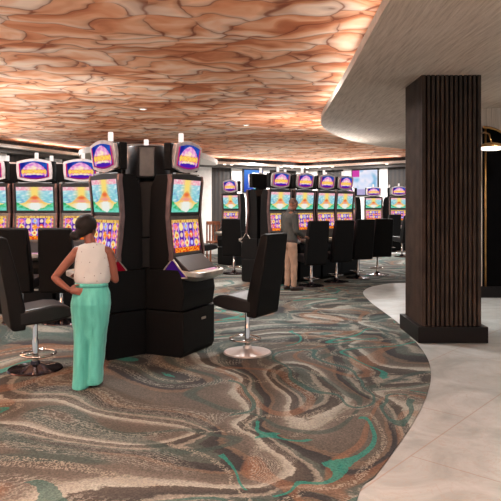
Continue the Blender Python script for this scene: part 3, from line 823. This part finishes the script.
def hand(bm, wrist, d, up, side, size=1.0, curl=.35):
    """palm + 5 fingers. d: direction of palm; up: back of the hand normal; side: +1 thumb on d x up side"""
    d = Vector(d).normalized(); up = Vector(up); up = (up-d*up.dot(d)).normalized(); s = d.cross(up)*side
    w = Vector(wrist); S = size
    rot = Matrix((( d.x, s.x, up.x, 0), (d.y, s.y, up.y, 0), (d.z, s.z, up.z, 0), (0, 0, 0, 1)))
    ell(bm, w+d*.045*S, (.052*S, .038*S, .016*S), rot)
    L = (.068, .075, .070, .055)
    for k in range(4):
        base = w+d*(.08-.004*abs(k-1.3))*S+s*(.027-.018*k)*S
        a = curl; p0 = base; dd = d+s*(.10-.07*k)
        pts = [w+d*.05*S+s*(.022-.015*k)*S, p0]; cur = p0
        for j in range(3):
            ang = a*(j+.6); v = (dd*math.cos(ang)-up*math.sin(ang)).normalized()
            cur = cur+v*L[k]*S*(.45, .32, .23)[j]; pts.append(cur)
        limb(bm, pts, [.009*S, .0085*S, .0078*S, .0072*S, .0062*S], 8)
    t0 = w+d*.02*S+s*.022*S
    limb(bm, [t0, t0+(d*.5+s*.8-up*.2).normalized()*.032*S, t0+(d*.5+s*.8-up*.2).normalized()*.032*S+(d*.9+s*.35-up*.2).normalized()*.03*S,
              t0+(d*.5+s*.8-up*.2).normalized()*.032*S+(d*.9+s*.3-up*.3).normalized()*.055*S], [.013*S, .0115*S, .0095*S, .0075*S], 8)
def head(bm, c, az, S=1.0, pitch=0):
    """skull with face; returns frame"""
    rot = Matrix.Rotation(R(az), 4, 'Z') @ Matrix.Rotation(R(pitch), 4, 'Y')   # local +x = forward
    fr = Matrix.Translation(Vector(c)) @ rot
    def P_(x, y, z): return fr @ Vector((x*S, y*S, z*S))
    ell(bm, P_(-.012, 0, .025), (.094*S, .074*S, .088*S), rot, 24)
    ell(bm, P_(.022, 0, -.035), (.062*S, .056*S, .078*S), rot)
    ell(bm, P_(.062, 0, -.088), (.022*S, .026*S, .020*S), rot)       # chin
    ell(bm, P_(.05, 0, .03), (.04*S, .055*S, .045*S), rot)           # brow
    limb(bm, [P_(.082, 0, .012), P_(.100, 0, -.022)], [.009*S, .013*S], 8)   # nose
    for s in (-1, 1):
        ell(bm, P_(.093, s*.011, -.026), (.010*S, .009*S, .008*S), rot)
        ell(bm, P_(.048, s*.036, -.025), (.026*S, .020*S, .024*S), rot)      # cheeks
        ell(bm, P_(-.005, s*.074, -.005), (.018*S, .009*S, .030*S), rot)     # ears
    ell(bm, P_(.080, 0, -.052), (.011*S, .024*S, .006*S), rot); ell(bm, P_(.078, 0, -.063), (.011*S, .021*S, .007*S), rot)
    return fr
def face_bits(fr, S, parent, lipmat):
    for s in (-1, 1):
        bm = bmesh.new(); ell(bm, fr @ Vector((.078*S, s*.030*S, .005*S)), (.011*S, .013*S, .009*S)); e = obj('eye', bm, M['eye'], parent, smooth=True)
        bm = bmesh.new(); ell(bm, fr @ Vector((.087*S, s*.030*S, .005*S)), (.005*S,)*3); obj('pupil', bm, M['hair'], e, smooth=True)
def loft(bm, rings, seg=28, cap=True):
    """rings: (cx,cy,z,rx,ry,rotz)"""
    R_ = []
    for cx, cy, z, rx, ry, a in rings:
        ca, sa = math.cos(a), math.sin(a)
        R_.append([bm.verts.new((cx+rx*math.cos(t_)*ca-ry*math.sin(t_)*sa, cy+rx*math.cos(t_)*sa+ry*math.sin(t_)*ca, z)) for t_ in [2*PI*k/seg for k in range(seg)]])
    for A, B in zip(R_, R_[1:]):
        for k in range(seg): bm.faces.new((A[k], A[(k+1) % seg], B[(k+1) % seg], B[k]))
    if cap: bm.faces.new(R_[0][::-1]); bm.faces.new(R_[-1])

# ---- woman (world-oriented; origin at her feet) facing away, slightly to the right
WX, WY = -1.455, 5.45
wo = thing('person', 'woman with dark pinned hair in white sleeveless top and wide teal trousers, hand on hip', 'person', (WX, WY, 0))
def wx(px): return (px-250.5)/F*WY-WX
def wz(py): return CAMH-(py-HY)*WY/F
bm = bmesh.new()
hc = (wx(87.5), .02, wz(228.5))
fw = head(bm, hc, 62, .90, 6)
limb(bm, [(wx(88), .01, wz(236)), (wx(92), 0, wz(249))], [.045, .05])
limb(bm, [(wx(77), -.005, wz(251.5)), (wx(92), -.01, wz(249)), (wx(108), -.005, wz(251.5))], [.045, .062, .045])
for z, rx, ry in ((wz(255), .135, .085), (wz(264), .145, .095), (wz(273), .13, .09), (wz(281), .115, .085)):
    ell(bm, (wx(92), .01, z), (rx, ry, .075))
ell(bm, (wx(91), .0, wz(296)), (.155, .105, .12))
for s, hipx, kx, fx in ((-1, 83, 82.5, 82), (1, 98.5, 96.5, 93.5)):
    limb(bm, [(wx(hipx), .0, wz(303)), (wx(kx), .01, wz(345)), (wx(fx), .01, .09)], [.078, .048, .036])
    limb(bm, [(wx(fx), -.0, .045), (wx(fx), .09, .03), (wx(fx)+.01, .145, .022)], [.033, .03, .02])
# left arm, hand on the hip
LS = Vector((wx(76), 0, wz(253))); LE = Vector((wx(56.5), -.05, wz(277))); LH = Vector((wx(73), -.115, wz(288)))
limb(bm, [LS, LS.lerp(LE, .5)+Vector((-.005, 0, 0)), LE], [.046, .039, .032])
limb(bm, [LE, LE.lerp(LH, .35)+Vector((-.004, 0, -.004)), LH], [.032, .033, .022])
hand(bm, LH, (1, .0, -.18), (0, -1, .15), -1, .92, .22)
# right arm: down to the elbow, forearm carried forward across the waist
RS = Vector((wx(109.5), 0, wz(253.5))); RE = Vector((wx(115), .02, wz(280))); RM = Vector((wx(100), .21, wz(276))); RH = Vector((wx(80), .2, wz(277)))
limb(bm, [RS, RS.lerp(RE, .5), RE], [.044, .038, .032])
limb(bm, [RE, RM, RH], [.032, .028, .022])
hand(bm, RH, (-1, -.15, .02), (0, .5, .9), 1, .95, .2)
body = remesh('body', bm, M['skin_w'], wo, .0058, 3)
face_bits(fw, .90, wo, M['lip'])
# hair: cap and low bun
bm = bmesh.new()
rotw = Matrix.Rotation(R(62), 4, 'Z')
ell(bm, fw @ Vector((-.026, .004, .034)), (.104, .092, .094), rotw, 24)
ell(bm, fw @ Vector((-.055, 0, -.005)), (.06, .070, .065), rotw)
ell(bm, (wx(77.2), -.05, wz(235.5)), (.048, .05, .045))
ell(bm, (wx(82), -.04, wz(231.5)), (.05, .05, .055))
for k in range(9):
    a = k*.7; ell(bm, (wx(77)+.026*math.cos(a), -.06+.02*math.sin(a*2), wz(235.5)+.026*math.sin(a)), (.022, .024, .018))
remesh('hair', bm, M['hair'], wo, .006, 2)
# sleeveless top
bm = bmesh.new()
loft(bm, [(wx(92), .01, wz(284.5), .145, .107, 0), (wx(92), .01, wz(281), .162, .118, 0), (wx(92), .008, wz(276), .166, .118, 0), (wx(92.5), .01, wz(268), .166, .118, 0),
          (wx(92.5), .005, wz(260), .160, .112, 0), (wx(92.5), .0, wz(253), .152, .095, 0), (wx(92.5), -.005, wz(248.5), .150, .078, 0), (wx(92), 0, wz(245), .118, .068, 0), (wx(91.5), .0, wz(242.5), .066, .058, 0)])
tp = obj('sleeveless_top', bm, M['blouse'], wo, smooth=True)
tx = bpy.data.textures.new('folds', 'CLOUDS'); tx.noise_scale = .11
ss = tp.modifiers.new('s', 'SUBSURF'); ss.levels = ss.render_levels = 2
dm = tp.modifiers.new('d', 'DISPLACE'); dm.texture = tx; dm.strength = .02; dm.mid_level = .5
# trousers
bm = bmesh.new()
loft(bm, [(wx(91.5), 0, wz(282), .142, .10, 0), (wx(91.5), 0, wz(286), .148, .105, 0), (wx(91.5), 0, wz(293), .168, .125, 0), (wx(91), -.005, wz(303), .178, .14, 0), (wx(90.5), 0, wz(313), .174, .132, 0), (wx(90.4), 0, wz(322), .165, .115, 0), (wx(90.2), 0, wz(332), .148, .09, 0), (wx(90), 0, wz(343), .115, .05, 0), (wx(90), 0, wz(350), .07, .03, 0)])
for cxs, hem, dy in (((83.5, 83, 82.3, 81.8, 81.4, 81.2), .008, -.01), ((99.5, 98.8, 97, 95.2, 93.8, 93), .035, .04)):
    zs = (wz(303), wz(320), wz(345), wz(365), wz(380), hem)
    rs = ((.087, .12), (.084, .108), (.073, .092), (.070, .096), (.074, .106), (.078, .114))
    loft(bm, [(wx(c), dy*i/5, z, a, b, 0) for i, (c, z, (a, b)) in enumerate(zip(cxs, zs, rs))][::-1])
tr = remesh('trousers', bm, M['teal'], wo, .007, 6)
dm = tr.modifiers.new('d', 'DISPLACE'); dm.texture = tx; dm.strength = .012; dm.mid_level = .5
bm = bmesh.new(); loft(bm, [(wx(91.5), 0, wz(286.5), .151, .109, 0), (wx(91.5), 0, wz(282.5), .148, .106, 0)], cap=False)
obj('waistband', bm, M['teal'], tr, smooth=True).modifiers.new('s', 'SOLIDIFY').thickness = .006

# ---- man, facing right and a little away, looking at his hands
MX, MY = .815, 11.72
mo = thing('person', 'man with shaved head in grey-green long-sleeved shirt and tan trousers, standing at the right bank', 'person', (MX, MY, 0))
def mx(px): return (px-250.5)/F*MY-MX
def mz(py): return CAMH-(py-HY)*MY/F
FWD = Vector((math.cos(R(28)), math.sin(R(28)), 0)); LEF = Vector((-FWD.y, FWD.x, 0))
bm = bmesh.new()
hcx = mx(293.5)
fm = head(bm, (hcx, 0, mz(204.2)), 28, 1.0, 14)
tc = Vector((mx(290), 0, 0))
def q(f, l, z): v = tc+FWD*f+LEF*l; return Vector((v.x, v.y, z))
limb(bm, [q(.04, 0, 1.66), q(-.01, 0, 1.53)], [.055, .06])
rotm = Matrix.Rotation(R(28), 4, 'Z')
for z, f, a, b in ((1.46, -.01, .10, .175), (1.36, 0, .115, .175), (1.24, 0, .11, .16), (1.12, .01, .105, .15), (1.0, 0, .11, .155), (.93, -.005, .12, .16)): ell(bm, q(f, 0, z), (a, b, .09), rotm)
feet = []
for s in (-1, 1):
    f0 = .0 if s > 0 else .04
    limb(bm, [q(0, s*.09, .9), q(.02+f0*.5, s*.09, .5), q(-.01+f0, s*.09, .10)], [.085, .058, .04])
    limb(bm, [q(-.03+f0, s*.09, .05), q(.12+f0, s*.10, .045)], [.04, .035])
    S_ = q(-.01, s*.19, 1.47); E_ = q(-.01 if s > 0 else .0, s*.235, 1.17); H_ = q(.25, s*.12, 1.05)
    limb(bm, [S_, S_.lerp(E_, .5), E_], [.06, .05, .042]); limb(bm, [E_, E_.lerp(H_, .5), H_], [.042, .038, .027])
    hand(bm, H_, tuple(FWD+LEF*(-s*.3)+Vector((0, 0, -.1))), (0, 0, 1), s, 1.05, .45)
remesh('body', bm, M['skin_m'], mo, .008, 2)
face_bits(fm, 1.0, mo, M['lip'])
bm = bmesh.new(); ell(bm, fm @ Vector((-.022, 0, .034)), (.087, .0765, .083), rotm @ Matrix.Rotation(R(14), 4, 'Y'), 24)
remesh('cropped_hair', bm, M['stubble'], mo, .007, 1)
bm = bmesh.new()
loft(bm, [(q(f, 0, z).x, q(f, 0, z).y, z, a, b, R(28)) for z, f, a, b in ((.93, 0, .13, .17), (1.0, 0, .134, .175), (1.11, .005, .13, .172), (1.22, 0, .132, .182), (1.33, 0, .137, .20), (1.42, -.005, .128, .205), (1.49, -.01, .105, .17), (1.53, -.01, .07, .10))])
limb(bm, [q(0, 0, 1.55), q(-.01, 0, 1.50)], [.068, .08])
for s in (-1, 1):
    S_ = q(-.01, s*.19, 1.47); E_ = q(-.01 if s > 0 else .0, s*.235, 1.17); H_ = q(.25, s*.12, 1.05); Hs = E_.lerp(H_, .9)
    limb(bm, [S_, S_.lerp(E_, .5), E_], [.074, .064, .056]); limb(bm, [E_, E_.lerp(H_, .5), Hs], [.056, .05, .038])
sh = remesh('long_sleeved_shirt', bm, M['shirt_m'], mo, .010, 3)
dm = sh.modifiers.new('d', 'DISPLACE'); dm.texture = tx; dm.strength = .02; dm.mid_level = .5
bm = bmesh.new()
ell(bm, q(-.005, 0, .92), (.135, .175, .11), rotm)
for s in (-1, 1):
    f0 = .0 if s > 0 else .04
    limb(bm, [q(-.005, s*.09, .88), q(.02+f0*.5, s*.09, .5), q(-.01+f0, s*.09, .11)], [.098, .070, .056])
trm = remesh('trousers', bm, M['tan_trousers'], mo, .010, 3)
dm = trm.modifiers.new('d', 'DISPLACE'); dm.texture = tx; dm.strength = .02; dm.mid_level = .5
a28 = R(28)
bm = bmesh.new(); loft(bm, [(q(0, 0, 0).x, q(0, 0, 0).y, z, .138, .178, a28) for z in (.955, .99)]); obj('belt', bm, M['belt'], mo, smooth='auto')
for s in (-1, 1):
    f0 = .0 if s > 0 else .04
    bm = bmesh.new(); limb(bm, [q(-.04+f0, s*.09, .055), q(.06+f0, s*.095, .055), q(.17+f0, s*.105, .045)], [.05, .048, .038]); so = remesh('shoe', bm, M['shoe'], mo, .008, 2)
    bm = bmesh.new(); pr = []
    c0 = q(.06+f0, s*.095, 0)
    prism_z(bm, [(c0.x+math.cos(t_)*.145*FWD.x+math.sin(t_)*.048*LEF.x, c0.y+math.cos(t_)*.145*FWD.y+math.sin(t_)*.048*LEF.y) for t_ in [2*PI*k/20 for k in range(20)]], .007, .025)
    obj('sole', bm, M['belt'], so)

# ------------------------------------------------------------------ lights
def area(name, loc, rot, size, power, col=(1, .99, .98), sy=None, shape='RECTANGLE', spread=180):
    l = bpy.data.lights.new(name, 'AREA'); l.energy = power; l.color = col; l.shape = shape; l.size = size; l.spread = R(spread)
    if sy: l.size_y = sy
    o = bpy.data.objects.new(name, l); C.objects.link(o); o.location = loc; o.rotation_euler = rot; return o
# added out-of-view ceiling fill, modelled as round downlights
for x, y, pw in ((-3.4, 3.0, 26), (-.6, 3.2, 26), (-3.4, .4, 16), (-.6, .4, 16)):
    downlight(x, y, ZC, 'added round fill downlight in the mural ceiling in front of the picture', .14, 'added fill lights outside the picture'); area('downlight_and_fill', (x, y, ZC-.03), (0, 0, 0), .5, pw, shape='DISK', spread=150)
for x, y in ((2.3, 1.5), (4.6, 3.2)):
    downlight(x, y, 3.24, 'added round fill downlight in the lower plaster ceiling outside the picture', .14, 'added fill lights outside the picture'); area('downlight_and_fill', (x, y, 3.20), (0, 0, 0), .5, 22, shape='DISK', spread=150)
for x, y in ((-2.15, 12.06), (-.1, 14.4), (-3.2, 7.6), (.3, 8.6), (-2.2, 19.3), (2.2, 19.0), (4.4, 19.5), (-5.0, 15.2), (-6.0, 17.0), (-2.6, 22.4), (.4, 24.6), (2.3, 25.4), (4.3, 23.6), (3.2, 22.4)): area('downlight_and_fill', (x, y, ZC-.03), (0, 0, 0), .5, 120 if y < 15 else (80 if x < -4 else 150), shape='DISK', spread=165)  # the visible downlights come first, all others are added fill without fixtures
# LED coves: on top of the lower ceiling's rim and along the perimeter ledge, shining up onto the mural
for y0, y1, x in ((-2.5, 3.5, 1.14), (3.5, 7.5, 1.26), (7.5, 11.5, 1.48)):
    area('cove_strip', (x, (y0+y1)/2, 3.40), (0, R(100), 0), .12, 13*(y1-y0)/4, (1, .99, .98), sy=(y1-y0))
for i in range(1, 5):
    a, b = Vector(P[i]), Vector(P[i+1]); d = (b-a); L = d.length; d.normalize(); nn = Vector((d.y, -d.x)); c = (a+b)/2+nn*.45
    o = area('cove_strip', (c.x, c.y, 3.47), (0, 0, 0), L, 26*L/4, (1, .99, .98), sy=.06)
    dirv = Vector((nn.x, nn.y, .02)); zax = -dirv.normalized(); xax = Vector((d.x, d.y, 0)); yax = zax.cross(xax).normalized()
    o.matrix_world = Matrix.Translation(o.location) @ Matrix((xax, yax, zax)).transposed().to_4x4()
# added fill brightening the mural: out-of-view uplights and upward lights over the machine banks
area('fill_uplight', (-8.6, 7.5, 2.0), (0, R(-154), 0), .4, 1750, (1, .985, .97), sy=17, spread=122)
area('fill_uplight', (-1.8, -1.8, 2.4), (R(150), 0, 0), 7, 1450, (1, .985, .97), sy=.4, spread=112)
area('bank_fill_uplight', (-3.3, 9.85, 2.5), (R(180), 0, 0), 2.2, 16, (1, .985, .97), sy=.6)
area('bank_fill_uplight', (1.5, 13.9, 2.5), (R(180), 0, R(44)), 3.0, 55, (1, .985, .97), sy=.6)
area('downlight_and_fill', (4.3, 9.2, 3.38), (0, 0, 0), .4, 40, shape='DISK', spread=150)  # added fill below the raised ceiling, no fixture modelled

w = bpy.data.worlds.new('ambient'); bpy.context.scene.world = w; w.use_nodes = True
w.node_tree.nodes['Background'].inputs[0].default_value = (.97, .98, 1, 1)
w.node_tree.nodes['Background'].inputs[1].default_value = .7

# ------------------------------------------------------------------ camera
cam = bpy.data.cameras.new('camera'); co = bpy.data.objects.new('camera', cam); C.objects.link(co)
co.location = (0, 0, CAMH); co.rotation_euler = (R(90), 0, 0)
cam.sensor_width = 36; cam.sensor_fit = 'HORIZONTAL'; cam.lens = 36*F/501
cam.shift_y = -(250.5-HY)/501
cam.clip_end = 100
sc = bpy.context.scene; sc.camera = co
sc.view_settings.view_transform = 'Standard'; sc.view_settings.look = 'None'; sc.view_settings.gamma = 1
sc.view_settings.exposure = EXPO; sc.view_settings.use_curve_mapping = False
